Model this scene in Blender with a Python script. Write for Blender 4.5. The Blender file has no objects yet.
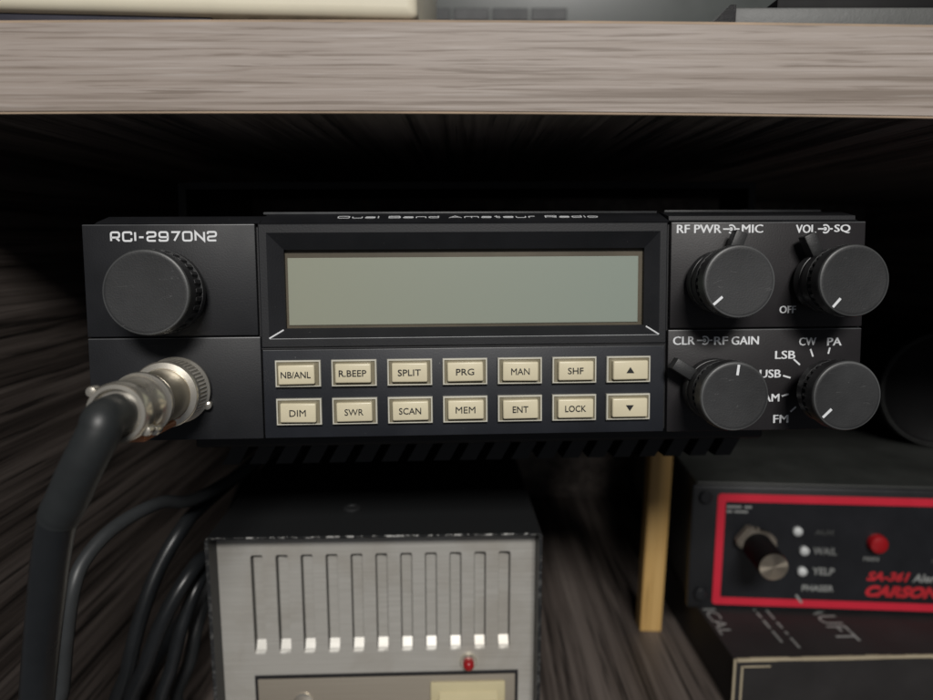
import bpy, bmesh, math, random
from mathutils import Vector, Matrix
random.seed(7)
S = 0.001                                    # everything below is written in millimetres
FZ = 178.0                                   # height of the lens above the lower shelf board

# ------------------------------------------------------------------ camera, light, exposure
sc = bpy.context.scene
cd = bpy.data.cameras.new('camera'); cam = bpy.data.objects.new('camera', cd); sc.collection.objects.link(cam)
cam.location = (0, 0, FZ*S); cam.rotation_euler = (math.radians(90-8.93), 0, 0)
cd.sensor_width = 36; cd.lens = 36*700/933; cd.clip_start = 0.005; cd.clip_end = 50
cd.dof.use_dof = True; cd.dof.focus_distance = 0.172; cd.dof.aperture_fstop = 10.5
sc.camera = cam
w = bpy.data.worlds.new('World'); sc.world = w; w.use_nodes = True
bg = w.node_tree.nodes['Background']; bg.inputs[0].default_value = (0.75, 0.85, 1, 1); bg.inputs[1].default_value = 1
_nt = w.node_tree; _tc = _nt.nodes.new('ShaderNodeTexCoord'); _sp = _nt.nodes.new('ShaderNodeSeparateXYZ'); _cr = _nt.nodes.new('ShaderNodeValToRGB'); _mr = _nt.nodes.new('ShaderNodeMapRange')
_nt.links.new(_tc.outputs['Generated'], _sp.inputs[0]); _nt.links.new(_sp.outputs['Y'], _mr.inputs[0]); _mr.inputs[1].default_value = -1; _mr.inputs[2].default_value = 1
_nt.links.new(_mr.outputs[0], _cr.inputs[0]); _nt.links.new(_cr.outputs[0], bg.inputs[0])      # dim room: lighter walls behind the camera, dark ahead
for _e, _c in zip(_cr.color_ramp.elements, ((.075, .078, .085), (.02, .023, .027))): _e.color = (*_c, 1)
def area(name, loc, target, sx, sy, power, col):
    l = bpy.data.lights.new(name, 'AREA'); l.shape = 'RECTANGLE'; l.size = sx; l.size_y = sy; l.energy = power; l.color = col
    o = bpy.data.objects.new(name, l); sc.collection.objects.link(o)
    o.location = Vector(loc); o.rotation_euler = (Vector(target)-Vector(loc)).to_track_quat('-Z', 'Y').to_euler(); return o
area('ceiling_lamp', (0.12, -0.95, FZ*S+0.70), (0, 0.19, 0.15), 0.40, 0.22, 15.5, (1, 0.97, 0.93))
sc.view_settings.view_transform = 'Standard'; sc.view_settings.look = 'None'; sc.view_settings.exposure = 0; sc.view_settings.gamma = 1
sc.cycles.max_bounces = 8

# ------------------------------------------------------------------ helpers
def link(o, parent=None):
    sc.collection.objects.link(o)
    if parent is not None: o.parent = parent
    return o
def tag(o, label=None, cat=None, group=None, kind=None):
    for k, v in (('label', label), ('category', cat), ('group', group), ('kind', kind)):
        if v: o[k] = v
    return o
def thing(name, loc, label, cat, group=None, rot=(0, 0, 0)):
    o = bpy.data.objects.new(name, None); o.empty_display_size = .01
    o.location = (loc[0]*S, loc[1]*S, (loc[2]+FZ)*S); o.rotation_euler = rot
    return tag(link(o), label, cat, group)
def build(name, bm, m, parent=None, smooth=False, loc=(0, 0, 0)):
    """link a bmesh (in mm, in the parent's frame) as one mesh object"""
    bmesh.ops.transform(bm, matrix=Matrix.Diagonal((S, S, S, 1)), verts=bm.verts)
    bmesh.ops.recalc_face_normals(bm, faces=bm.faces)
    me = bpy.data.meshes.new(name); bm.to_mesh(me); bm.free()
    for mm in (m if isinstance(m, (list, tuple)) else [m]): me.materials.append(mm)
    if smooth:
        for p in me.polygons: p.use_smooth = True
        try: me.set_sharp_from_angle(angle=math.radians(38))
        except Exception: pass
    o = bpy.data.objects.new(name, me); o.location = [c*S for c in loc]
    return link(o, parent)
def NB(): return bmesh.new()
def box(bm, x0, x1, y0, y1, z0, z1, bev=0, seg=2, mi=0):
    r = bmesh.ops.create_cube(bm, size=1); vs = r['verts']
    bmesh.ops.transform(bm, matrix=Matrix.Translation(((x0+x1)/2, (y0+y1)/2, (z0+z1)/2)) @ Matrix.Diagonal((abs(x1-x0), abs(y1-y0), abs(z1-z0), 1)), verts=vs)
    if bev:
        es = list({e for v in vs for e in v.link_edges})
        r = bmesh.ops.bevel(bm, geom=es, offset=bev, segments=seg, profile=.5, affect='EDGES')
        fs = {f for f in r['faces']}
        vs = list({v for f in fs for v in f.verts})
    for v in vs:
        for f in v.link_faces: f.material_index = mi
    return vs
def prism(bm, pts, lo, hi, axis='y', mi=0):
    """extrude an outline of 2-D points between lo and hi along an axis"""
    def P(a, b, t): return {'y': (a, t, b), 'x': (t, a, b), 'z': (a, b, t)}[axis]
    A = [bm.verts.new(P(a, b, lo)) for a, b in pts]; B = [bm.verts.new(P(a, b, hi)) for a, b in pts]
    fs = [bm.faces.new(A), bm.faces.new(B[::-1])]
    for i in range(len(pts)):
        j = (i+1) % len(pts); fs.append(bm.faces.new((A[i], B[i], B[j], A[j])))
    for f in fs: f.material_index = mi
    return A+B
def rings(bm, secs, cap0=True, cap1=True):
    V = [[bm.verts.new(p) for p in s] for s in secs]; n = len(V[0])
    for a, b in zip(V, V[1:]):
        for i in range(n): bm.faces.new((a[i], a[(i+1) % n], b[(i+1) % n], b[i]))
    if cap0: bm.faces.new(V[0][::-1])
    if cap1: bm.faces.new(V[-1])
    return [v for s in V for v in s]
def lathe(bm, prof, cx=0, cz=0, n=64, teeth=None):
    """prof: (radius, height towards the viewer = -y); teeth=(h0, h1, n, depth) notches a band"""
    secs = []
    for r, h in prof:
        s = []
        for i in range(n):
            a = 2*math.pi*i/n; rr = r
            if teeth and teeth[0]-1e-6 <= h <= teeth[1]+1e-6:
                if (i*teeth[2]/n) % 1 >= teeth[4]: rr = r-teeth[3]
            s.append((cx+rr*math.cos(a), -h, cz+rr*math.sin(a)))
        secs.append(s)
    return rings(bm, secs)
def spline(pts, k=10):
    P = [Vector(p) for p in pts]; P = [2*P[0]-P[1]]+P+[2*P[-1]-P[-2]]; out = []
    for i in range(1, len(P)-2):
        for j in range(k):
            t = j/k; a, b, c, d = P[i-1:i+3]
            out.append(.5*((2*b)+(c-a)*t+(2*a-5*b+4*c-d)*t*t+(3*b-a-3*c+d)*t**3))
    return out+[P[-2]]
def tube(bm, path, rad, n=20):
    secs = []; up = None
    for i, p in enumerate(path):
        t = (path[min(i+1, len(path)-1)]-path[max(i-1, 0)]).normalized()
        if up is None: up = t.orthogonal().normalized()
        up = (up-t*up.dot(t)).normalized(); s = t.cross(up)
        r = rad(i/(len(path)-1)) if callable(rad) else rad
        secs.append([p+r*(math.cos(2*math.pi*q/n)*up+math.sin(2*math.pi*q/n)*s) for q in range(n)])
    return rings(bm, secs)
def text_bm(s, x0, x1, z0, z1, y, th=.06, shear=0, bold=0, plane='xz', frame=None, sy=1):
    """letters fitted into the box x0..x1, z0..z1 on the plane y (facing -y)"""
    c = bpy.data.curves.new('t', 'FONT'); c.body = s; c.size = 1; c.extrude = .02; c.offset = 0 if 'M' in s or 'W' in s else bold; c.resolution_u = 3; c.shear = shear
    o = bpy.data.objects.new('t', c); sc.collection.objects.link(o); bpy.context.view_layer.update()
    me = bpy.data.meshes.new_from_object(o.evaluated_get(bpy.context.evaluated_depsgraph_get()))
    bpy.data.objects.remove(o); bpy.data.curves.remove(c)
    bm = bmesh.new(); bm.from_mesh(me); bpy.data.meshes.remove(me)
    xs = [v.co.x for v in bm.verts]; ys = [v.co.y for v in bm.verts]; zs = [v.co.z for v in bm.verts]
    for v in bm.verts:
        a = (v.co.x-min(xs))/(max(xs)-min(xs)); b = (v.co.y-min(ys))/(max(ys)-min(ys)); d = (v.co.z-min(zs))/(max(zs)-min(zs))
        v.co = (x0+a*(x1-x0), y-d*th, z0+b*(z1-z0))
    for f in bm.faces: f.material_index = 0
    return bm
# --- wide technical lettering drawn as strokes
def rnd(pts, r, closed=False):
    out = []; n = len(pts)
    for i, p in enumerate(pts):
        if not closed and i in (0, n-1): out.append(p); continue
        a, b = pts[i-1], pts[(i+1) % n]; P = Vector(p)
        da = Vector(a)-P; db = Vector(b)-P; q = min(r, da.length*.45, db.length*.45)
        A = P+da.normalized()*q; B = P+db.normalized()*q
        for k in range(5):
            t = k/4; out.append(tuple((1-t)**2*A+2*t*(1-t)*P+t*t*B))
    return out
X = .68
GL = {'R': ([[(0,0),(0,1),(1,1),(1,.4),(0,.4)],[(.55,.4),(1,0)]],1), 'C': ([[(1,.7),(1,1),(0,1),(0,0),(1,0),(1,.3)]],1), 'I': ([[(0,0),(0,1)]],0),
 '-': ([[(0,.42),(1,.42)]],.55), '2': ([[(0,.75),(0,1),(1,1),(1,.5),(0,.45),(0,0),(1,0)]],1), '9': ([[(0,.2),(0,0),(1,0),(1,1),(0,1),(0,.42),(1,.42)]],1),
 '7': ([[(0,1),(1,1),(.35,0)]],.95), '0': ([[(0,0),(0,1),(1,1),(1,0),'c']],1.05), 'N': ([[(0,0),(0,1),(1,0),(1,1)]],1.05),
 'D': ([[(0,0),(0,1),(1,1),(1,0),'c']],1), 'B': ([[(0,0),(0,1),(.95,1),(.95,.52),(0,.52)],[(.9,.52),(1,.5),(1,0),(0,0)]],1), 'A': ([[(0,0),(.5,1),(1,0)],[(.2,.33),(.8,.33)]],1.1),
 'u': ([[(0,X),(0,0),(1,0),(1,X)]],.85), 'a': ([[(.05,X),(1,X),(1,0),(0,0),(0,.36),(1,.36)]],.85), 'l': ([[(0,0),(0,1)]],0), 'n': ([[(0,0),(0,X),(1,X),(1,0)]],.85),
 'd': ([[(1,1),(1,0),(0,0),(0,X),(1,X)]],.85), 'm': ([[(0,0),(0,X),(1,X),(1,0)],[(.5,X),(.5,0)]],1.25), 't': ([[(.35,1),(.35,0),(1,0)],[(0,X),(1,X)]],.55),
 'e': ([[(0,.34),(1,.34),(1,X),(0,X),(0,0),(1,0)]],.85), 'r': ([[(0,0),(0,X),(1,X)]],.55), 'i': ([[(0,0),(0,X)],[(0,.88),(0,1)]],0), 'o': ([[(0,0),(0,X),(1,X),(1,0),'c']],.85)}
def stroke(bm, pts, closed, wd, y0, y1):
    n = len(pts); L = []; R_ = []
    for i, p in enumerate(pts):
        p = Vector(p); a = Vector(pts[i-1]) if (i or closed) else None; b = Vector(pts[(i+1) % n]) if (i < n-1 or closed) else None
        d1 = (p-a).normalized() if a is not None else None; d2 = (b-p).normalized() if b is not None else None
        if d1 is None: d1 = d2
        if d2 is None: d2 = d1
        nn = Vector((-(d1+d2).y, (d1+d2).x)).normalized(); k = wd/2/max(.35, nn.dot(Vector((-d1.y, d1.x))))
        L.append(p+nn*k); R_.append(p-nn*k)
    V = [[bm.verts.new((q.x, y, q.y)) for q in s] for y in (y0, y1) for s in (L, R_)]
    m = n if closed else n-1
    for i in range(m):
        j = (i+1) % n
        for A, B in ((0, 1), (2, 3), (0, 2), (1, 3)): bm.faces.new((V[A][i], V[A][j], V[B][j], V[B][i]))
    if not closed:
        for i in (0, n-1): bm.faces.new((V[0][i], V[1][i], V[3][i], V[2][i]))
def wide_text(s, x0, x1, z0, z1, y, wd, th=.06, gap=.5, lw=1.0):
    adv = []; x = 0
    for ch in s:
        if ch == ' ': x += .9; adv.append(None); continue
        wch = GL[ch][1]*lw*1.35; adv.append((x, wch)); x += wch+gap
    tot = x-gap; k = (x1-x0)/tot; h = z1-z0; bm = NB()
    for ch, a in zip(s, adv):
        if a is None: continue
        for ln in GL[ch][0]:
            cl = ln[-1] == 'c'; pts = [(x0+(a[0]+p[0]*a[1])*k, z0+p[1]*h) for p in (ln[:-1] if cl else ln)]
            if len(pts) > 2 and ch not in 'N7A': pts = rnd(pts, h*.24, cl)
            stroke(bm, pts, cl, wd, y, y-th)
    return bm

# ------------------------------------------------------------------ materials
def node(nt, t, **kw):
    n = nt.nodes.new(t)
    for k, v in kw.items(): setattr(n, k, v)
    return n
def base_mat(name, col, rough=.5, metal=0, spec=.5, coat=0):
    m = bpy.data.materials.new(name); m.use_nodes = True; nt = m.node_tree; b = nt.nodes['Principled BSDF']
    b.inputs['Base Color'].default_value = (*col, 1); b.inputs['Roughness'].default_value = rough; b.inputs['Metallic'].default_value = metal
    b.inputs['Specular IOR Level'].default_value = spec; b.inputs['Coat Weight'].default_value = coat; b.inputs['Coat Roughness'].default_value = .08
    return m, nt, b
def coords(nt, scale=(1, 1, 1)):
    tc = node(nt, 'ShaderNodeTexCoord'); mp = node(nt, 'ShaderNodeMapping'); mp.inputs['Scale'].default_value = scale
    nt.links.new(tc.outputs['Object'], mp.inputs['Vector']); return mp.outputs[0], tc.outputs['Object']
def noise(nt, vec, scale, detail=4, rough=.6, dist=0):
    n = node(nt, 'ShaderNodeTexNoise'); n.inputs['Scale'].default_value = scale; n.inputs['Detail'].default_value = detail
    n.inputs['Roughness'].default_value = rough; n.inputs['Distortion'].default_value = dist; nt.links.new(vec, n.inputs['Vector']); return n.outputs['Fac']
def ramp(nt, fac, stops):
    r = node(nt, 'ShaderNodeValToRGB'); els = r.color_ramp.elements
    while len(els) < len(stops): els.new(.5)
    for e, (p, c) in zip(els, stops): e.position = p; e.color = (*c, 1) if not isinstance(c, (int, float)) else (c, c, c, 1)
    nt.links.new(fac, r.inputs[0]); return r.outputs[0]
def mix(nt, fac, a, b, mode='MIX'):
    n = node(nt, 'ShaderNodeMix', data_type='RGBA', blend_type=mode)
    for s, v in ((n.inputs[0], fac), (n.inputs[6], a), (n.inputs[7], b)):
        if hasattr(v, 'links') or hasattr(v, 'is_linked'): nt.links.new(v, s)
        else: s.default_value = v if isinstance(v, (int, float)) else (*v, 1)
    return n.outputs[2]
def bump(nt, b, h, strength=.3, dist=.0003):
    n = node(nt, 'ShaderNodeBump'); n.inputs['Strength'].default_value = strength; n.inputs['Distance'].default_value = dist
    nt.links.new(h, n.inputs['Height']); nt.links.new(n.outputs[0], b.inputs['Normal'])
def plastic(name, col, rough=.45, grain=.25, gscale=2600, spec=.5, dust=.0, scratch=.0, metal=0, var=.25):
    m, nt, b = base_mat(name, col, rough, metal, spec)
    v, _ = coords(nt); big = noise(nt, v, 45, 4)
    c = mix(nt, ramp(nt, big, [(.3, 0), (.75, 1)]), [x*(1-var) for x in col], [min(1, x*(1+var)) for x in col])
    if dust:
        d = noise(nt, v, 1500, 2); c = mix(nt, ramp(nt, d, [(.77, 0), (.80, dust)]), c, (.45, .45, .44))
    if scratch:
        v2, _ = coords(nt, (1, .2, 6)); mp = v2.node; mp.inputs['Rotation'].default_value = (.3, .9, .4)
        s = noise(nt, v2, 160, 2, .4, 1.2); c = mix(nt, ramp(nt, s, [(.725, 0), (.735, scratch), (.75, 0)]), c, (.5, .5, .5))
    nt.links.new(c, b.inputs['Base Color'])
    rr = node(nt, 'ShaderNodeMapRange'); rr.inputs[3].default_value = max(.05, rough-.1); rr.inputs[4].default_value = min(1, rough+.12)
    nt.links.new(big, rr.inputs[0]); nt.links.new(rr.outputs[0], b.inputs['Roughness'])
    if grain: bump(nt, b, noise(nt, v, gscale, 2), grain, .00008)
    return m
def wood(name, axis, cols, sc1=1.0, rough=.55, bstr=.35):
    m, nt, b = base_mat(name, cols[1], rough)
    s = [200*sc1]*3; s[axis] = 2.6*sc1; v, _ = coords(nt, s)
    s2 = [700*sc1]*3; s2[axis] = 17*sc1; v2, _ = coords(nt, s2)
    s3 = [55*sc1]*3; s3[axis] = 3*sc1; v3, _ = coords(nt, s3)
    a = noise(nt, v, 1, 5, .62, .6); f = noise(nt, v2, 1, 3, .6, .3); g = noise(nt, v3, 1, 3, .55, .8)
    c = ramp(nt, a, [(.33, cols[0]), (.45, cols[1]), (.60, cols[2])])
    c = mix(nt, ramp(nt, g, [(.35, .0), (.65, .55)]), c, cols[1])
    c = mix(nt, ramp(nt, f, [(.36, .85), (.47, 0)]), c, cols[0])
    c = mix(nt, ramp(nt, f, [(.55, 0), (.72, .5)]), c, cols[3])
    nt.links.new(c, b.inputs['Base Color']); bump(nt, b, mix(nt, .5, a, f), bstr, .0004); return m
M = {}
M['edge_x'] = wood('laminate_edge_greige', 0, [(.20, .16, .13), (.35, .295, .258), (.42, .365, .33), (.54, .49, .455)], 1.7)
dk = [(.011, .009, .008), (.082, .066, .058), (.175, .146, .13), (.25, .215, .19)]
M['wood_y'] = wood('laminate_dark_oak', 1, dk, .62, .5, .9)
M['tan'] = plastic('raw_chipboard_edge', (.40, .30, .215), .8, .3, 900)
M['panel'] = plastic('black_textured_plastic', (.0115, .0122, .0145), .52, .4, 2300, .4, .5)
M['panel_edge'] = plastic('rubbed_edge_highlight', (.085, .088, .092), .4, .2, 2300, .5, .8, var=.5)  # edge wear and edge highlight together, put into one lighter grey
M['panel_dark'] = plastic('black_recess_plastic', (.012, .012, .014), .5, .2)
M['panel_warm'] = plastic('brownish_black_plastic', (.0145, .013, .0145), .5, .4, 2300, .4, .5)
M['slate'] = plastic('dark_grey_key_surround', (.0135, .0155, .021), .5, .3, 2300, .5, .4)
M['knob'] = plastic('worn_black_rubber_knob', (.026, .0268, .028), .5, .5, 2600, .5, .5, .16, var=.4)
M['knob_rim'] = plastic('knob_rim_highlight', (.075, .077, .078), .42, .2, 2600, .5, .5, var=.5)
M['knob_side'] = plastic('black_knob_side', (.020, .020, .021), .42, .2, 2600, .5, .3)
M['slant'] = plastic('bezel_slope_plastic', (.024, .022, .024), .42, .2)
M['white'] = plastic('white_ink', (.82, .84, .86), .5, 0, var=.08)
M['ink'] = plastic('black_ink', (.012, .012, .012), .6, 0)
M['ivory'] = plastic('ivory_key_cap', (.74, .67, .48), .3, .08, var=.06)
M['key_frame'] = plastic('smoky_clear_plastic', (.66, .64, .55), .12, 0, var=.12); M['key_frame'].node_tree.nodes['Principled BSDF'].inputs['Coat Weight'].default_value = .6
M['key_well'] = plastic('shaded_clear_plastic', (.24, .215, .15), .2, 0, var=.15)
M['steel'] = plastic('worn_nickel', (.84, .79, .69), .25, .1, 700, metal=.85, var=.1)
M['steel2'] = plastic('dull_nickel_barrel', (.42, .38, .30), .33, .15, 500, metal=.7, var=.12)
M['copper'] = plastic('copper_underside', (.62, .26, .13), .4, .1, metal=.4)
M['sleeve'] = plastic('matt_grey_sleeve', (.024, .027, .028), .46, .15, 500, dust=.3)
M['rubber'] = plastic('black_cable_sheath', (.017, .019, .021), .3, .15, 500, dust=.35)
M['rubber2'] = plastic('grey_black_cable', (.035, .038, .040), .42, .3, 500, dust=.6)
M['blackmetal'] = plastic('black_chassis', (.007, .007, .0075), .5, .2)
M['strip'] = wood('pale_pine', 2, [(.34, .20, .06), (.52, .32, .11), (.60, .39, .15), (.66, .46, .20)], .8)
M['cream'] = plastic('cream_plastic', (.80, .74, .58), .4, .1, 500, var=.05)
M['darkblue'] = plastic('dark_navy_base', (.03, .03, .045), .5)
M['greycab'] = plastic('grey_painted_cabinet', (.055, .063, .060), .35, .05, var=.1)
M['greyslot'] = plastic('dark_grey_slot', (.010, .012, .014), .5)
M['greydev'] = plastic('grey_textured_device', (.075, .078, .075), .5, .6, 900, dust=.5)
M['matblack'] = plastic('flat_black_shell', (.005, .005, .0055), .6, 0, spec=.2)
M['blackgloss'] = plastic('black_gloss_plastic', (.008, .008, .009), .25)
M['red'] = plastic('red_print', (.62, .02, .045), .45, 0, var=.08)
M['redink'] = plastic('red_logo_ink', (.50, .02, .03), .5, 0)
M['redbtn'] = plastic('red_push_button', (.32, .008, .012), .3, 0)
M['siren'] = plastic('siren_black_face', (.010, .011, .014), .4, .1)
M['sirenbody'] = plastic('siren_black_body', (.010, .011, .013), .42, .25, 1500, dust=.5)
M['sirencase'] = plastic('dusty_siren_case', (.028, .030, .028), .5, .25, 1500, dust=.5)
M['carton'] = plastic('black_printed_card', (.020, .0185, .019), .62, .1)
M['cardedge'] = plastic('worn_card_edge', (.42, .36, .25), .8, .3, 700, var=.2)
M['print'] = plastic('pale_print', (.30, .31, .30), .5, 0)
M['beige'] = plastic('beige_rocker', (.60, .53, .33), .4, .05, var=.05)
M['dot'] = plastic('white_indicator', (.62, .64, .64), .4, 0)

# face of the amplifier: brushed aluminium with stains
m, nt, b = base_mat('brushed_aluminium', (.46, .45, .42), .44, .35)
v, _ = coords(nt, (40, 40, 2600)); br = noise(nt, v, 1, 3); v2, _ = coords(nt); st = noise(nt, v2, 38, 4, .6, .5); fl = noise(nt, v2, 900, 2)
c = mix(nt, ramp(nt, br, [(.3, 0), (.7, 1)]), (.50, .485, .445), (.60, .585, .545))
c = mix(nt, ramp(nt, st, [(.45, 0), (.72, .45)]), c, (.36, .32, .26)); c = mix(nt, ramp(nt, fl, [(.76, 0), (.8, .5)]), c, (.22, .15, .10))
nt.links.new(c, b.inputs['Base Color']); bump(nt, b, br, .15, .0001); M['alu'] = m
m2, nt, b = base_mat('lower_plate_champagne', (.40, .355, .29), .42, .4)
v, _ = coords(nt, (30, 30, 2000)); nt.links.new(mix(nt, noise(nt, v, 1, 3), (.36, .32, .26), (.44, .395, .33)), b.inputs['Base Color']); M['champ'] = m2
M['cutshade'] = plastic('dirty_louvre_shade', (.10, .098, .09), .6, .1, 600, var=.5)  # dark cut edges, and shade painted on the top ramps
# amplifier cover: black paint with chips of bare metal along the front edge
m, nt, b = base_mat('chipped_black_paint', (.016, .017, .018), .48)
v, raw = coords(nt); sep = node(nt, 'ShaderNodeSeparateXYZ'); nt.links.new(raw, sep.inputs[0])
def mth(op, a, b_=0.0):
    n = node(nt, 'ShaderNodeMath', operation=op)
    for i, q in enumerate((a, b_)):
        if isinstance(q, (int, float)): n.inputs[i].default_value = q
        else: nt.links.new(q, n.inputs[i])
    return n.outputs[0]
near = mth('MAXIMUM', mth('MULTIPLY', mth('LESS_THAN', sep.outputs['Y'], .0006), mth('GREATER_THAN', sep.outputs['Z'], .08375)), mth('MULTIPLY', mth('LESS_THAN', sep.outputs['Y'], .0005), .12))
mask = mth('MULTIPLY', near, ramp(nt, noise(nt, v, 330, 6, .75), [(.50, 0), (.57, 1)]))
spk = ramp(nt, noise(nt, v, 420, 3), [(.80, 0), (.83, .6)]); c = mix(nt, mth('MAXIMUM', mask, spk), (.017, .018, .019), (.50, .50, .48))
nt.links.new(c, b.inputs['Base Color']); bump(nt, b, noise(nt, v, 1300, 2), .4, .00012); M['cover'] = m
# liquid crystal display: reflective green-grey
m, nt, b = base_mat('lcd_reflector', (.30, .34, .27), .35, 0, .4, .35)
v, raw = coords(nt); sep = node(nt, 'ShaderNodeSeparateXYZ'); nt.links.new(raw, sep.inputs[0])
mr = node(nt, 'ShaderNodeMapRange'); mr.inputs[1].default_value = -.046; mr.inputs[2].default_value = .038; nt.links.new(sep.outputs['X'], mr.inputs[0])
c = mix(nt, mr.outputs[0], (.315, .33, .26), (.28, .325, .28)); nt.links.new(c, b.inputs['Base Color']); M['lcd'] = m
M['lcdframe'] = plastic('lcd_border_olive', (.085, .07, .045), .4, 0)

# ------------------------------------------------------------------ the shelving the things stand in
sh = thing('shelving_unit', (60, 300, -178-16), 'dark oak laminate shelving unit with pale grey front edge that holds all the equipment', 'shelf unit')
oz = 178+16; ox, oy = -60, -300            # child coordinates are relative to the empty
def shb(bm): bmesh.ops.translate(bm, vec=(ox, oy, oz), verts=bm.verts); return bm
# upper board with a very slight upward bow, cut into slices
bm = NB()
def bowed(bm, x0, x1, y0, y1, z0, z1, n=24):
    secs = []
    for i in range(n+1):
        x = x0+(x1-x0)*i/n; dz = -.9*(x/130)**2-.0045*x
        secs.append([(x, y0, z0+dz), (x, y1, z0+dz), (x, y1, z1+dz), (x, y0, z1+dz)])
    rings(bm, secs)
bowed(bm, -140, 262, 158.6, 470, 27.0, 45.9); ub = build('upper_board', shb(bm), M['wood_y'], sh)
bm = NB(); bowed(bm, -140, 262, 157.2, 158.55, 27.5, 45.5); build('edge_band', shb(bm), M['edge_x'], ub)
bm = NB(); bowed(bm, -140, 262, 157.5, 158.58, 45.55, 46.05); bowed(bm, -140, 262, 157.4, 158.58, 27.0, 27.45); build('chipboard_line', shb(bm), M['tan'], ub)
bm = NB(); box(bm, -156, -140.3, 157, 470, -194, 46); build('side_panel', shb(bm), M['wood_y'], sh)
bm = NB(); box(bm, 262.3, 278, 157, 470, -194, 46); build('side_panel', shb(bm), M['wood_y'], sh)
bm = NB(); box(bm, -140, 262, 130, 470, -194, -178); build('lower_board', shb(bm), M['wood_y'], sh)
bm = NB(); box(bm, -156, 278, 470.3, 474, -194, 46); build('back_panel', shb(bm), M['wood_y'], sh)

# ------------------------------------------------------------------ the transceiver
radio = thing('radio_transceiver', (4.54, 177.27, -22.69), 'black radio transceiver with blank green display, ivory keys and round knobs, under the upper board', 'radio')
radio.rotation_mode = 'QUATERNION'
radio.rotation_quaternion = Matrix(((.99891, -.04592, -.00824), (.04638, .99645, .07029), (.00499, -.07059, .99749))).to_quaternion()
# local frame: x right, z up, -y towards the viewer
bm = NB()
prism(bm, [(-98.2, -26.6), (98.8, -26.6), (98.8, 26.6), (47.2, 26.6), (47.2, -3.8), (-56.3, -3.8), (-56.3, 26.6), (-98.2, 26.6)], 1.8, 5.2)
build('front_frame', bm, M['panel_dark'], radio)
bm = NB()   # chassis body behind the front
box(bm, -98.1, 98.7, 5.3, 22, -26.5, 26.5, .4)
box(bm, -92, 93, 21.5, 190, -25, 28, 1.2)
for i in range(19): box(bm, -84+i*9, -81+i*9, 40, 180, -30, -24.8, .4)
chs = build('chassis', bm, M['blackmetal'], radio)
bm = NB()   # lower heat sink with slots
box(bm, -84, 88, 30, 150, -36, -30.2, 1)
for i in range(5): box(bm, -42+i*8.7, -35.6+i*8.7, 29.2, 31, -33.4, -32.8, .2)
for i in range(20): prism(bm, [(-74+i*8, -35.9), (-69+i*8, -35.9), (-72.5+i*8, -42), (-77.5+i*8, -42)], 34, 120)
build('heat_sink', bm, M['blackmetal'], radio)
bm = NB()   # hanging bracket to the board above
prism(bm, [(-96.5, -12), (-94, -12), (-94, 46), (-96.5, 46)], 60, 85); prism(bm, [(95, -12), (97.5, -12), (97.5, 46), (95, 46)], 60, 85); box(bm, -93.9, 94.9, 60, 85, 44, 46.2)
build('mounting_bracket', bm, M['blackmetal'], radio)
def plate(name, x0, x1, z0, z1, y0=0, y1=1.75, bev=.28, mat='panel'):
    bm = NB(); box(bm, x0, x1, y0, y1, z0, z1, bev, 2); o = build(name, bm, [M[mat], M['panel_edge']], radio, True)
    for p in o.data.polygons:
        if p.normal.z > .2 and p.normal.y < -.2: p.material_index = 1  # only upward-facing bevels get the painted highlight tone
    return o
plate('side_plate', -99, -57.0, -.75, 27); plate('side_plate', -99, -56.5, -27.1, -1.1)
plate('control_plate', 48.0, 99, -.1, 27, mat='panel_warm'); plate('control_plate', 47.6, 99, -27.2, -.5, mat='panel_warm')
# outer shell sides
for a_, b_ in ((-99.05, -98.25), (98.85, 99.3)):
    bm = NB(); box(bm, a_, b_, 1.8, 21, -26.9, 26.9, .15); build('side_rim', bm, M['panel'], radio)
# top strip: two shallow slopes
bm = NB()
prism(bm, [(.25, 27.1), (1.8, 27.75), (8.5, 29.7), (21, 29.9), (21, 26.7), (1.9, 26.7)], -96.0, -56.0, 'x')
prism(bm, [(.1, 27.1), (1.6, 27.7), (9, 30.3), (21, 30.6), (21, 26.7), (1.9, 26.7)], -55.8, 47.6, 'x')
prism(bm, [(.2, 27.15), (1.8, 27.7), (1.9, 28.7), (8.5, 30.4), (21, 30.6), (21, 26.7), (1.9, 26.7)], 47.9, 97.2, 'x')
top = build('top_strip', bm, M['panel'], radio)
bm = NB(); box(bm, -57, 47.2, 9.2, 10.2, 30.2, 30.9, .25); box(bm, 49, 92, 8.8, 9.8, 30.2, 31.1, .25); build('top_lip', bm, M['panel_edge'], top, True)  # lips in the lighter edge grey, as worn highlight lines
bm = wide_text('Dual Band Amateur Radio', -37, 30, 0, 1.9, 0, .3, .05, .42)
sl = math.atan2(2.6, 7.4)
bmesh.ops.rotate(bm, cent=(0, 0, 0), matrix=Matrix.Rotation(-(math.pi/2-sl), 3, 'X'), verts=bm.verts); bmesh.ops.translate(bm, vec=(0, 4.4, 28.75), verts=bm.verts)
build('lettering', bm, M['white'], top)
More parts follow.
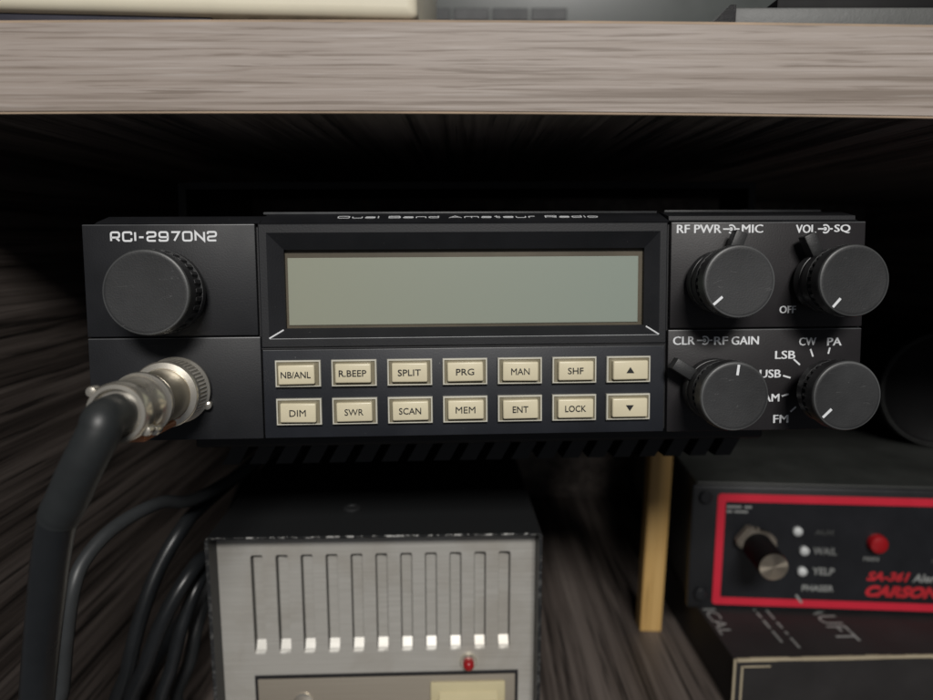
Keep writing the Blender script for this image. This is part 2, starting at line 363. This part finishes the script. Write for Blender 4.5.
# centre: bezel ring with slanted walls
bm = NB()
O = [(-56.3, -3.9), (47.1, -3.9), (47.1, 27), (-56.3, 27)]; A = [(-54.3, -1.6), (45.2, -1.6), (45.2, 24.8), (-54.3, 24.8)]; Bq = [(-50.6, .75), (41.9, .75), (41.9, 20.7), (-50.6, 20.7)]
secs = [[(x, 1.75, z) for x, z in O], [(x, .2, z) for x, z in O], [(x+(.25 if x < 0 else -.25), 0, z+(.25 if z < 0 else -.25)) for x, z in O], [(x, 0, z) for x, z in A], [(x, 2.6, z) for x, z in Bq], [(x, 4.4, z) for x, z in Bq]]
rings(bm, secs, False, False)
for f in bm.faces:
    f.material_index = 0
bz = build('display_bezel', bm, [M['panel'], M['panel']], radio)
for p in bz.data.polygons:
    c = p.center
    if c.y > .0009 and abs(c.x+.0045) < .051 and -.0018 < c.z < .0250: p.material_index = 1
bm = NB(); box(bm, -50.6, 42.1, 4.1, 5, .2, 21.3); build('display_border', bm, M['lcdframe'], bz)
bm = NB(); box(bm, -50.0, 40.7, 3.85, 4.06, 1.5, 18.7, .1); build('display_screen', bm, M['lcd'], bz)
bm = NB()
box(bm, -54.2, 45.1, -.06, .1, -1.78, -1.62, .05)
build('bezel_line', bm, plastic('worn_edge_grey', (.34, .35, .36), .4, 0, var=.3), bz)
for a, c in (((-54.3, -1.6), (-51.1, .4)), ((45.2, -1.6), (42.4, .4))):
    d = Vector((a[0], .0, a[1])), Vector((c[0], 2.05, c[1])); bm = NB(); tube(bm, [d[0], d[1]], .2, 6); build('corner_line', bm, M['white'], bz)
# key field
kf = plate('key_field', -56.2, 46.9, -27.1, -4.5, .45, 1.78, .2, 'slate')
bm = NB(); box(bm, -56.3, 47.1, .4, 1.7, -4.35, -3.95); build('field_groove', bm, M['panel_dark'], kf)
keys = [['NB/ANL', 'R.BEEP', 'SPLIT', 'PRG', 'MAN', 'SHF', '^'], ['DIM', 'SWR', 'SCAN', 'MEM', 'ENT', 'LOCK', 'v']]
offs = [[(-.35, -.25), (-.2, .1), (.1, .1), (.1, .1), (.1, -.05), (.25, -.1), (.3, -.15)], [(0, -.15), (.05, -.1), (.15, 0), (.15, .1), (.1, -.05), (.3, -.1), (.25, -.1)]]
tw = {'NB/ANL': 7.4, 'R.BEEP': 6.9, 'SPLIT': 5.8, 'PRG': 4.6, 'MAN': 4.7, 'SHF': 4.0, 'DIM': 4.1, 'SWR': 4.7, 'SCAN': 5.6, 'MEM': 5.0, 'ENT': 4.0, 'LOCK': 5.4}
for r in range(2):
    for c in range(7):
        x = -47.25+c*14.07; z = -10.5-r*9.75; hw, hh = 5.7, 3.4
        bm = NB()      # open-topped clear frame with sloping inner walls
        S0 = lambda a, b_, y: [(x-a, y, z-b_), (x+a, y, z-b_), (x+a, y, z+b_), (x-a, y, z+b_)]
        rings(bm, [S0(hw, hh, .44), S0(hw, hh, -.7), S0(hw-.14, hh-.14, -.9), S0(hw-.4, hh-.38, -.9), S0(hw-.6, hh-.55, -.62), S0(hw-1.2, hh-.9, -.55)], True, True)
        fr = build('key', bm, [M['key_frame'], M['key_well']], radio)
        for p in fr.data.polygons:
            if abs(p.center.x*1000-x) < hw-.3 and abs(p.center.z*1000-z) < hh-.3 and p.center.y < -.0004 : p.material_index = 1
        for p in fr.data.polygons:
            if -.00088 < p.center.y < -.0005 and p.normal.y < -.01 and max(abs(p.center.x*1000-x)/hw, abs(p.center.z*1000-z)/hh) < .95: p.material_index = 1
        dx, dz = offs[r][c]; dx *= .6; dz *= .6; cw, ch_ = 4.5+.1*random.random(), 2.45
        bm = NB(); box(bm, x-cw+dx, x+cw+dx, -2.1, .25, z-ch_+dz, z+ch_+dz, .38, 3)
        bmesh.ops.rotate(bm, cent=(x, 0, z), matrix=Matrix.Rotation(random.uniform(-.014, .014), 3, 'Y') @ Matrix.Rotation(random.uniform(-.03, .03), 3, 'Z'), verts=bm.verts)
        build('key_cap', bm, M['ivory'], fr, True)
        s = keys[r][c]; tx = x+dx-.1; tz = z+dz; yy = -2.10
        if s in '^v':
            q = 1.0; k = 1 if s == '^' else -1; bm = NB(); prism(bm, [(tx-1.0, tz-.7*k), (tx+1.0, tz-.7*k), (tx, tz+.8*k)], yy, yy-.16)
        else: bm = text_bm(s, tx-tw[s]/2, tx+tw[s]/2, tz-.82, tz+.82, yy, .16, 0, .006)
        build('key_legend', bm, M['ink'], fr)
# knobs
def knob(cx, cz, rf, rb, h, ring=None, mark=None, name='knob'):
    n = 150; bm = NB(); hb = 3.0 if h < 15 else 7.0; b0 = 5.6 if h < 15 else 9.6; b1 = b0+(4.2 if h < 15 else 2.9); bmid = (b0+b1)/2
    prof = [(3.2, .05), (3.2, hb), (rb-.4, hb), (rb, hb+.4), (rb, b0), (rb-.12, b0+.02), (rb-.1, bmid-.15), (rb-.1, bmid+.15), (rb-.1, b1), (rf+.35, b1+.02), (rf+.3, h-1.6), (rf+.2, h-.6), (rf, h-.15), (rf-.35, h), (rf-.9, h-.02), (rf*.6, h-.12), (rf*.2, h-.16)]
    secs = []
    for k, (r, hh) in enumerate(prof):
        s = []
        for i in range(n):
            a = 2*math.pi*i/n; rr = r
            if 5 <= k <= 8 and i % 5 >= 3: rr -= .5
            s.append((cx+rr*math.cos(a), -hh, cz+rr*math.sin(a)))
        secs.append(s)
    rings(bm, secs)
    kb = build(name, bm, [M['knob_side'], M['knob'], M['knob_rim']], radio, True)
    for p in kb.data.polygons:
        if p.center.y*-1000 > h-.03 or p.normal.y < -.98: p.material_index = 1
        elif p.center.y*-1000 > h-.7: p.material_index = 2  # rim highlight painted as a lighter grey band
    if mark is not None:
        (x0, z0), (x1, z1) = mark; d = Vector((x1-x0, 0, z1-z0)).normalized(); nn = Vector((-d.z, 0, d.x))*.3
        bm = NB(); vs = []
        for y in (-h+.25, -h-.04): vs.append([bm.verts.new(Vector((px, y, pz))+sg*nn) for px, pz, sg in ((x0, z0, 1), (x1, z1, 1), (x1, z1, -1), (x0, z0, -1))])
        bm.faces.new(vs[0]); bm.faces.new(vs[1][::-1])
        for i in range(4): bm.faces.new((vs[0][i], vs[0][(i+1) % 4], vs[1][(i+1) % 4], vs[1][i]))
        build('pointer_line', bm, M['white'], kb)
    if ring is not None:
        bm = NB(); lathe(bm, [(7.3, 2.4), (7.9, 2.6), (7.95, 4.6), (7.75, 5.0), (7.6, 5.05), (7.55, 6.2), (7.2, 6.4), (3.3, 6.4)], cx, cz, 96)
        rg = build('control_ring', bm, M['knob_side'], kb, True)
        d = Vector((ring[0]-cx, 0, ring[1]-cz)); L = d.length; d.normalize(); nn = Vector((-d.z, 0, d.x))
        bm = NB(); vs = box(bm, -1.55, 1.55, -6.2, -2.8, 7.2, L+.9, .35)
        for v in bm.verts: v.co = Vector((cx, 0, cz))+nn*v.co.x*-1+d*v.co.z+Vector((0, v.co.y, 0))
        build('lever', bm, M['knob'], kb, True)
    return kb
knob(-78.7, 10.24, 9.7, 10.25, 14)
knob(59.1, 11.64, 8.4, 8.25, 16, (63.6, 23.3), ((55.0, 8.1), (52.9, 6.3)))
knob(86.8, 11.64, 8.4, 8.25, 16, (81.3, 22.6), ((83.5, 7.5), (81.7, 5.45)))
knob(58.6, -15.6, 8.15, 8.0, 16, (48.2, -9.0), ((59.35, -8.0), (59.05, -10.5)))
knob(86.1, -15.9, 8.25, 7.95, 16, None, ((82.3, -19.0), (80.2, -21.0)))
# printed legends
def leg(s, x0, x1, z0, z1, bold=0):
    bm = text_bm(s, x0, x1-.14, z0, z1, -.01, .05)
    d = bmesh.ops.duplicate(bm, geom=bm.verts[:]+bm.edges[:]+bm.faces[:]); bmesh.ops.translate(bm, vec=(.14, -.012, .03), verts=[g for g in d['geom'] if isinstance(g, bmesh.types.BMVert)])
    build('lettering', bm, M['white'], radio)
leg('RF PWR', 49.4, 61.0, 24.2, 26.3); leg('MIC', 66.3, 71.9, 24.2, 26.3, 0); leg('VOL', 80.5, 85.8, 24.1, 26.2); leg('SQ', 90.6, 94.9, 24.0, 26.2)
leg('OFF', 76.8, 81.2, 3.5, 5.4); leg('CLR', 48.9, 54.7, -4.4, -2.25); leg('RF', 59.7, 63.4, -4.5, -2.4); leg('GAIN', 64.3, 71.6, -4.55, -2.4)
leg('CW', 82.3, 86.9, -4.95, -2.9); leg('PA', 89.8, 93.7, -5.05, -3.0); leg('LSB', 76.0, 81.4, -8.4, -6.3); leg('USB', 72.0, 77.7, -13.3, -11.2); leg('AM', 73.0, 77.5, -19.6, -17.6, 0); leg('FM', 76.0, 80.1, -25.3, -23.2, 0)
def symbol(x0, x1, z):
    bm = NB(); w_ = .36; r = 1.0; cx = (x0+x1)/2; y = -.05
    def ln(p): stroke(bm, p, False, w_, -.01, -.06)
    ln([(x0, z), (cx-.2, z)]); ln([(cx+r, z), (x1, z)])
    ln([(cx+r*math.cos(a), z+r*math.sin(a)) for a in [math.radians(-125+250*i/14) for i in range(15)]])
    ln([(cx+.28*math.cos(a)-.05, z+.28*math.sin(a)) for a in [math.radians(20*i) for i in range(19)]])
    build('control_symbol', bm, M['white'], radio)
symbol(61.4, 65.7, 25.2); symbol(86.3, 90.2, 25.15); symbol(55.2, 59.3, -3.3)
bm = NB()
for a, c in (((85.4, -5.9), (86.15, -7.9)), ((90.6, -5.6), (90.2, -7.2)), ((81.0, -8.5), (82.7, -10.0)), ((78.3, -12.8), (80.3, -13.4)), ((78.1, -18.2), (80.0, -17.7)), ((80.6, -22.4), (82.0, -21.1))):
    stroke(bm, [a, c], False, .42, -.01, -.06)
build('dial_tick', bm, M['white'], radio)
build('lettering', wide_text('RCI-2970N2', -92.0, -66.5, 22.95, 25.05, -.01, .46, .06, .62), M['white'], radio)

# ------------------------------------------------------------------ microphone plug and cable (own frame = radio frame)
plug = thing('microphone_cable', (4.54, 177.27, -22.69), 'thick black cable with nickel screw plug fitted to the front of the transceiver', 'cable')
plug.rotation_mode = 'QUATERNION'; plug.rotation_quaternion = radio.rotation_quaternion
PX, PZ = -77.2, -14.1
bm = NB()
prof = [(7.9, .1), (8.2, 1.0), (8.35, 1.2), (8.35, 2.0), (8.0, 2.3), (7.75, 2.5)]
for k in range(9): prof += [(7.75, 2.6+k*.6), (7.9, 2.8+k*.6), (7.75, 3.0+k*.6)]
prof += [(7.7, 8.2), (8.0, 8.4), (8.05, 9.4), (7.7, 9.9), (6.4, 10.2), (6.3, 10.1)]
secs = []
n = 150
for k, (r, h) in enumerate(prof):
    secs.append([(PX+(r-(.22 if (6 <= k <= 32 and (i+k) % 3 == 0) else 0))*math.cos(2*math.pi*i/n), -h, PZ+(r-(.22 if (6 <= k <= 32 and (i+k) % 3 == 0) else 0))*math.sin(2*math.pi*i/n)) for i in range(n)])
rings(bm, secs); cp = build('coupling_ring', bm, M['steel'], plug, True)
bm = NB(); lathe(bm, [(6.2, 9.8), (6.25, 10.5), (6.2, 22.5), (6.1, 23.0)], PX, PZ, 80); build('plug_barrel', bm, M['steel2'], plug, True)
bm = NB(); lathe(bm, [(6.2, 21.6), (6.9, 21.9), (7.05, 22.6), (6.9, 23.4), (6.2, 24.0), (5.7, 25.2), (5.5, 27.5), (5.6, 30.5)], PX, PZ, 80)
cl = build('clamp_body', bm, M['steel'], plug, True)
bm = NB(); prof = [(5.5, 30.4), (6.2, 30.7), (6.35, 31.4), (6.3, 34.6), (5.9, 35.3), (5.1, 35.4), (4.6, 34.2)]; lathe(bm, prof, PX, PZ, 80); build('end_collar', bm, M['steel'], plug, True)
for dx, dz, h in ((5.0, -4.0, 33.5), (-5.3, 4.3, 34.0), (4.6, -4.9, 28.5)):
    bm = NB(); lathe(bm, [(1.1, h-2.6), (1.2, h-.5), (1.0, h), (.4, h+.2)], PX+dx, PZ+dz, 24); build('clamp_screw', bm, M['steel'], cl, True)
bm = NB(); lathe(bm, [(1.0, .3), (1.1, 1.9), (.5, 2.3)], PX+7.4, PZ-3.9, 20); build('locating_pip', bm, M['steel'], cp, True)
bm = NB(); box(bm, PX-2.8, PX+3.6, -30.5, -12, PZ-7.0, PZ-5.6, .5); build('strain_tab', bm, M['copper'], plug, True)
# cable path was measured in room coordinates; convert to the plug frame
Rm = radio.rotation_quaternion.to_matrix(); T0 = Vector((4.54, 177.27, -22.69))
def tl(p): return Rm.transposed() @ (Vector(p)-T0)
tipc = Vector((PX, -34.5, PZ)); tip2 = Vector((PX-.4, -39.5, PZ-.4))
pts = [tipc+Vector((0, 9, 0)), tipc, tip2]+[tl(p) for p in ((-71.3, 132.0, -36.7), (-73.2, 131.5, -40.4), (-76.0, 131.5, -45.4), (-79.0, 132.5, -50.5), (-82.3, 134.0, -55.7), (-85.6, 136.0, -64.2), (-89.5, 139.0, -75.7), (-94.3, 143.0, -89.8), (-99.1, 147.0, -104.8), (-104.9, 152.0, -124.4))]+[tl(p) for p in ((-113, 166, -150), (-119, 180, -168), (-124, 205, -173.8), (-130, 260, -173.8), (-132, 320, -173.8))]
path = spline(pts, 12); k0 = 12*7
bm = NB(); tube(bm, path[:k0], lambda t: 4.05 if t < .97 else 3.95, 28); build('strain_relief', bm, M['sleeve'], plug, True)
bm = NB(); tube(bm, path[k0-8:], 3.72, 28); build('cable', bm, M['rubber'], plug, True)

# ------------------------------------------------------------------ power amplifier below, left
amp = thing('linear_amplifier', (-83.6, 210.5, -178), 'black metal box with slotted brushed aluminium front and red pilot lamp, standing below the transceiver', 'amplifier', rot=(0, 0, math.radians(2.2)))
W_, H_, D_ = 108.5, 84.2, 170
bm = NB()                                     # wrap-round cover, open at the front
o_ = [(0, 0), (W_, 0), (W_, H_-1), (W_-1, H_), (1, H_), (0, H_-1)]; i_ = [(1.2, 1.2), (W_-1.2, 1.2), (W_-1.2, H_-1.2), (W_-1.6, H_-.8), (1.6, H_-.8), (1.2, H_-1.2)]
rings(bm, [[(a, D_, c) for a, c in i_], [(a, 0.25, c) for a, c in i_], [(a+(.2 if a < 9 else -.2), 0, c+(.2 if c < 9 else -.2)) for a, c in o_], [(a, .35, c) for a, c in o_], [(a, D_, c) for a, c in o_]], False, True)
cv = build('cover', bm, M['cover'], amp)
bm = NB(); lathe(bm, [(3.0, 0), (3.0, .5), (2.6, .6), (2.0, .5), (1.8, .2)], 0, 0, 32); bmesh.ops.rotate(bm, cent=(0, 0, 0), matrix=Matrix.Rotation(math.radians(-90), 3, 'X'), verts=bm.verts); bmesh.ops.translate(bm, vec=(44, 24, H_), verts=bm.verts); build('rubber_grommet', bm, M['knob'], cv, True)
# face sheet: a grid with pressed louvres
FY = 8.0; x0f, x1f = 1.3, W_-1.3
nsl = 11; pit = 8.27; sx0 = 14.1; sw = 2.0; zt, zb = H_-9.6, H_-45.5
def lou(x, z):
    k = round((x-sx0)/pit)
    if not 0 <= k < nsl: return 0
    dx = abs(x-(sx0+k*pit)); 
    if dx > sw+.01 or z > zt+.01 or z < zb-.01: return 0
    fx = min(1, (sw-dx)/.3); ft = min(1, (zt-z)/1.9); fb = min(1, (z-zb)/4.0)
    if dx > sw-1.0 and (z > zt-.6 or z < zb+.7): ft *= .3
    return 2.8*max(0, min(fx, ft, 1))*(fb if fb > .3 else fb*fb/.3)
xs = {x0f, x1f}
for k in range(nsl):
    c = sx0+k*pit
    for q in (-sw, -sw+.3, -sw+1, 0, sw-1, sw-.3, sw): xs.add(round(c+q, 4))
zs = {1.3, H_-1.3, 34.0, zt, zt-.5, zt-1, zt-1.5, zt-1.9, zb, zb+4.0}
for q in range(1, 8): zs.add(zb+4.0*q/8)
xs = sorted(xs); zs = sorted(zs); bm = NB(); G = []
for z in zs: G.append([bm.verts.new((x, FY+lou(x, z), z)) for x in xs])
for j in range(len(zs)-1):
    for i in range(len(xs)-1): bm.faces.new((G[j][i], G[j][i+1], G[j+1][i+1], G[j+1][i]))
fp = build('louvred_face', bm, [M['alu'], M['cutshade']], amp, False)
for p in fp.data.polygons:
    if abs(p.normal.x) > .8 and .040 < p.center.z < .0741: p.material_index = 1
    elif p.center.z > .0727 and p.center.z < .0747 and p.center.y > .0081: p.material_index = 1  # down-facing top ramps: shade put into the colour
    p.use_smooth = False
bm = NB(); zz = H_-53.0                        # lower control plate in a dark groove
box(bm, 11.7, 101.8, 7.5, 7.95, 3, zz, .1); build('groove', bm, M['panel_dark'], fp)
bm = NB(); box(bm, 12.8, 100.7, 6.9, 7.6, 4, zz-1.1, .25); lp = build('control_plate', bm, M['champ'], amp, True)
bm = NB(); lathe(bm, [(3.0, -7.95), (2.9, -7.0), (2.5, -6.4), (2.2, -6.4)], 84.6, H_-49.4, 32); led = build('pilot_lamp', bm, M['steel'], amp, True)
bm = NB(); lathe(bm, [(1.9, -7), (1.9, -5.2), (1.6, -4.4), (1.0, -3.9), (.4, -3.8)], 84.6, H_-49.4, 32); build('red_lens', bm, M['redbtn'], led, True)
bm = NB(); box(bm, 71.5, 97.2, 5.5, 6.9, 14, zz-3.0, .5); rk = build('rocker_switch', bm, M['beige'], amp, True)
bm = NB(); prism(bm, [(2.8, zz-8), (5.45, zz-6.2), (5.45, 17), (4.4, 17)], 74.6, 94.2, 'x'); build('rocker', bm, M['beige'], rk)
bm = NB(); lathe(bm, [(3.4, -7.4), (3.4, -6.5), (2.4, -6.2)], 28, zz-9.6, 32); build('jack_socket', bm, M['steel'], lp, True)

# ------------------------------------------------------------------ loose cables on the left
def cable(name, pts, r, m, label):
    p = spline([Vector(q) for q in pts], 12); base = Vector(pts[0])
    o = tag(build(name, (lambda b: (tube(b, [q-base for q in p], r, 16), b)[1])(NB()), m, None, True), label, 'cable', 'loose cables beside the amplifier')
    o.location = (base.x*S, base.y*S, (base.z+FZ)*S); return o
cable('loose_cable', [(-104, 186, -175), (-118.7, 182.0, -142.5), (-115.3, 182.0, -126.7), (-113.4, 183.0, -111.9), (-111.3, 185.0, -97.8), (-109.7, 190.0, -90.5), (-105.5, 200.0, -85.1), (-98.7, 215.0, -83.6), (-91.7, 230.0, -87.3), (-78, 270, -84), (-60, 330, -80)], 2.1, M['rubber2'], 'dusty grey black cable arching leftmost behind the plug cable, with a worn kink')
cable('loose_cable', [(-94, 205, -174.5), (-114.3, 208.0, -155.5), (-110.2, 209.0, -138.3), (-106.6, 212.0, -122.5), (-102.3, 218.0, -108.1), (-96.8, 226.0, -96.9), (-94.0, 240.0, -93.4), (-84, 290, -88)], 2.5, M['rubber'], 'glossy black cable curving down between the arched cable and the paired cables')
cable('loose_cable', [(-88, 201, -175), (-106.3, 203.0, -150.0), (-101.2, 203.0, -132.6), (-94.9, 207.0, -116.2), (-88.8, 216.0, -105.4), (-88, 236, -106), (-92, 290, -95)], 2.5, M['rubber'], 'glossy black cable that crosses diagonally in front of the bundle')
cable('loose_cable', [(-88, 212, -175), (-100.7, 210.0, -155.2), (-96.7, 211.0, -137.9), (-93.1, 214.0, -123.7), (-89.4, 222.0, -111.9), (-90, 246, -110), (-96, 300, -100)], 2.2, M['rubber'], 'thin black cable hanging close against the side of the slotted box')
cable('loose_cable', [(-84, 226, -175), (-102.5, 226.0, -163.1), (-98.0, 228.0, -147.0), (-95.9, 234.0, -133.3), (-92, 262, -108), (-98, 310, -104)], 2.4, M['rubber2'], 'grey black cable rearmost of the bundle, mostly hidden by the slotted box')

# ------------------------------------------------------------------ wooden strip
ws = thing('timber_strip', (84.6, 300, -178), 'narrow pale pine strip standing upright on the lower board', 'wood strip', rot=(0, math.radians(1.2), 0))
bm = NB(); box(bm, -4.9, 4.9, -2, 6, .1, 92, .4); build('batten', bm, M['strip'], ws)

# ------------------------------------------------------------------ carton and siren on the right
ct = thing('card_carton', (101.5, 243.5, -178), 'flat black printed carton with worn cream edges, under the red framed siren box', 'carton', rot=(0, 0, math.radians(2.0)))
bm = NB(); box(bm, 0, 130, 0, 170, 0, 21, .5, 2); build('carton_body', bm, M['carton'], ct)
bm = NB()
for i in range(26):
    x = 1+i*5; box(bm, x-.2, x+5.2, -.35-.3*random.random(), .7+.35*random.random(), 20.3, 21.25+.35*random.random(), .25)
box(bm, -.35, .6, -.4, .6, 0.2, 21.2, .2); build('worn_edge', bm, M['cardedge'], ct)
bm = NB(); box(bm, 3.5, 14, -.3, -.05, 17.9, 18.5, .1); box(bm, 2.6, 3.4, -.3, -.05, 1, 18.5, .1); build('border_line', bm, M['cardedge'], ct)
def top_text(s, x, y, length, h, bold=.02):
    bm = text_bm(s, 0, length, 0, h, 0, .05, 0, bold)
    mt = Matrix(((0, 0, 1, x), (-1, 0, 0, y), (0, -1, 0, 21.02), (0, 0, 0, 1))); bmesh.ops.transform(bm, matrix=mt, verts=bm.verts); build('lettering', bm, M['print'], ct)
top_text('AUFT', 47, 38, 27, 8.5, 0); top_text('SICAL', 1.5, 42, 25, 5.5, 0)
top_text('- -- --- ----', 23, 37, 26, 1.1); top_text('--- -- - ---', 28, 35, 28, 1.1)

sr = thing('siren_control', (95.0, 281.5, -157), 'black siren box with red framed front, silver knob and red button, on the carton', 'siren', rot=(0, 0, math.radians(-4.0)))
bm = NB(); box(bm, 2, 158, 3.1, 150, .6, 56, 1.2); build('case', bm, M['sirencase'], sr, True)
bm = NB(); box(bm, 0, 160, 0, 3, 0, 55.5, 1.2); fb = build('front_plate', bm, M['sirenbody'], sr, True)
for z in (7, 50.5):
    bm = NB(); lathe(bm, [(2.7, -.02), (2.7, 1.4), (2.2, 1.9), (1.0, 2.0)], 5.4, z, 32)
    build('corner_screw', bm, M['sirenbody'], fb, True)
bm = NB(); fx0, fx1, fz0, fz1, t_ = 10.5, 154, 2.5, 52.0, 3.3
def rr_pts(a0, a1, b0, b1, r):
    out = []
    for cx, cz, s in ((a1-r, b0+r, -90), (a1-r, b1-r, 0), (a0+r, b1-r, 90), (a0+r, b0+r, 180)):
        for k in range(5): an = math.radians(s+k*22.5); out.append((cx+r*math.cos(an), cz+r*math.sin(an)))
    return out
oo = rr_pts(fx0, fx1, fz0, fz1, 1.5); ii = rr_pts(fx0+t_, fx1-t_, fz0+t_, fz1-t_, .8)
rings(bm, [[(a, -.02, c) for a, c in oo], [(a, -.5, c) for a, c in oo], [(a, -.5, c) for a, c in ii], [(a, -.02, c) for a, c in ii]], False, False)
build('red_frame', bm, M['red'], fb)
bm = NB(); box(bm, fx0+t_-.05, fx1-t_+.05, -.3, -.01, fz0+t_-.05, fz1-t_+.05); build('face_film', bm, M['siren'], fb)
Y0 = -.33
# rotary knob with pointer skirt
kx, kz = 26.3, 31.3
bm = NB(); prism(bm, [(kx-9, kz+1), (kx-3.5, kz+8.5), (kx+1, kz+5.5), (kx+7.5, kz+4), (kx+8.5, kz-4), (kx+3, kz-7), (kx-3, kz-4)], -.4, -5.5); bmesh.ops.bevel(bm, geom=list(bm.edges), offset=.9, segments=2, affect='EDGES')
kk = build('selector_knob', bm, plastic('grey_brown_skirt', (.16, .14, .115), .5, .3), sr, True)
bm = NB(); lathe(bm, [(6.0, 5.4), (5.9, 7), (5.7, 22.5), (5.5, 23.2)], kx, kz, 48); build('knob_barrel', bm, M['matblack'], kk, True)
mt = plastic('spun_aluminium', (.60, .53, .43), .28, 0, metal=1); b_ = mt.node_tree.nodes['Principled BSDF']; b_.inputs['Anisotropic'].default_value = .85
tg = node(mt.node_tree, 'ShaderNodeTangent', direction_type='RADIAL', axis='Y'); mt.node_tree.links.new(tg.outputs[0], b_.inputs['Tangent'])
bm = NB(); lathe(bm, [(5.5, -.6), (5.7, .0), (5.4, .5), (.2, .6)], 0, 0, 48); cpn = build('metal_cap', bm, mt, kk, True, (kx, -23.3, kz))
for i, (x, z) in enumerate(((43.7, 36.6), (47.0, 28.1), (46.8, 18.9))):
    bm = NB(); lathe(bm, [(1.9, .3), (1.9, 1.6), (1.2, 2.2), (.3, 2.4)], x, z, 24); build('indicator_dome', bm, M['dot'], sr, True)
def st(s, x0, x1, z0, z1, m='print', sh_=0, bold=.02): build('lettering', text_bm(s, x0, x1, z0, z1, Y0, .08, sh_, bold), M[m], sr)
st('AUX', 51, 59, 35.2, 37.2, 'greydev'); st('WAIL', 51, 60.5, 26.3, 29.5, 'print'); st('YELP', 51.2, 60.2, 17.3, 20.5, 'print'); st('PHASER', 47.5, 60.5, 9.9, 12.6, 'print')
st('SA-361', 73.5, 91, 15.4, 19.6, 'redink', .3, .04); st('Alert', 92, 103, 15.4, 19.0, 'print', .2); st('CARSON', 73.5, 104, 8.2, 13.4, 'redink', .3, .06)
st('---- --', 14.5, 24.5, 46.0, 46.9); st('-- -----', 14.5, 23.0, 43.9, 44.8); st('MAN', 71.5, 77.5, 24.2, 26.0); st('M', 104, 106.5, 29, 32.5); st('HORN', 99, 106, 24.0, 25.8, 'greydev')
bm = NB(); stroke(bm, [(45.2, 8.0), (47.8, 4.5)], False, .9, -.5, -.7); build('pointer_tick', bm, M['print'], sr)
bm = NB(); lathe(bm, [(3.9, .3), (3.9, 2.4), (3.4, 3.4), (2, 3.9), (.4, 4.0)], 76.0, 32.4, 40); build('push_button', bm, M['redbtn'], sr, True)

# black round drum beyond, right edge of the frame
dr = thing('round_drum', (231, 335, -100.6), 'black round drum with thin rim in highlight grey, half cut by the right edge of the picture', 'drum', rot=(0, 0, math.radians(-6)))
bm = NB(); lathe(bm, [(27, -40), (28.2, -38), (28.2, -2), (28.6, 0), (28.6, 1.6), (27.6, 2.4), (26.0, 2.5), (25.0, 1.8), (12, 1.4), (.5, 1.3)], 0, 28.8, 80); build('shell', bm, M['matblack'], dr, True)
bm = NB(); rings(bm, [[(r*math.cos(math.radians(a)), -h, 28.8+r*math.sin(math.radians(a))) for a in range(0, 360, 4)] for r, h in ((27.7, 2.3), (27.7, 2.75), (27.3, 2.75), (27.3, 2.3))], False, False)
build('rim', bm, M['greydev'], dr, True)  # edge highlight put into the ring's lighter grey

# ------------------------------------------------------------------ things on the upper board
cr = thing('cream_case', (-95, 210, 46.1), 'cream plastic case with rounded lower corner on the top board, left', 'case')
bm = NB(); V = box(bm, -80, 84.2, -52.3, 60, 1.1, 45, 2.6, 4)
for v in bm.verts:
    if v.co.x > 70 and v.co.z < 5: v.co.x += (5-v.co.z)*.25
    v.co.z += (84-v.co.x)*.0216-.9
build('shell', bm, M['cream'], cr, True)
bm = NB(); box(bm, -78, 40, -50, 55, -.1, 2.2); build('base', bm, M['darkblue'], cr)
gc = thing('grey_cabinet', (60, 345, 46.0), 'smooth grey cabinet with row of dark slots standing at the back of the top board', 'cabinet')
bm = NB(); box(bm, -190, 200, 0, 60, -.05, 150, 2); build('cabinet_body', bm, M['greycab'], gc, True)
bm = NB()
for i in range(4): box(bm, -84+i*18.0, -67.5+i*18.0, -.6, .3, 54.5, 60, .3)
build('slot_row', bm, M['greyslot'], gc)
gd = thing('flat_grey_device', (90, 178, 45.2), 'flat grey textured device with black sloping end on the top board, right', 'device')
bm = NB(); box(bm, -26.5, 80, -2, 70, .2, 9.2, .6); build('body', bm, M['greydev'], gd, True)
bm = NB(); prism(bm, [(-37, .2), (-26.6, .2), (-26.6, 9.4), (-28, 9.4)], -3, 68); en = build('sloping_end', bm, M['blackgloss'], gd)
bm = NB(); lathe(bm, [(2.0, -.1), (2.0, .5), (1.5, .5), (1.4, .1)], -29.8, 3.2, 24); bmesh.ops.translate(bm, vec=(0, -3, 0), verts=bm.verts); build('eyelet', bm, M['steel2'], en, True)
bd = thing('black_box', (112, 190, 54.6), 'black box resting on top of the flat grey device', 'box')
bm = NB(); box(bm, -32, 30, 2, 30, 1.6, 7, .8); build('body', bm, M['matblack'], bd, True)
for x in (-29, -8):
    bm = NB(); box(bm, x, x+16, 0, 10, -.1, 2.0, .5); build('foot', bm, M['blackgloss'], bd, True)
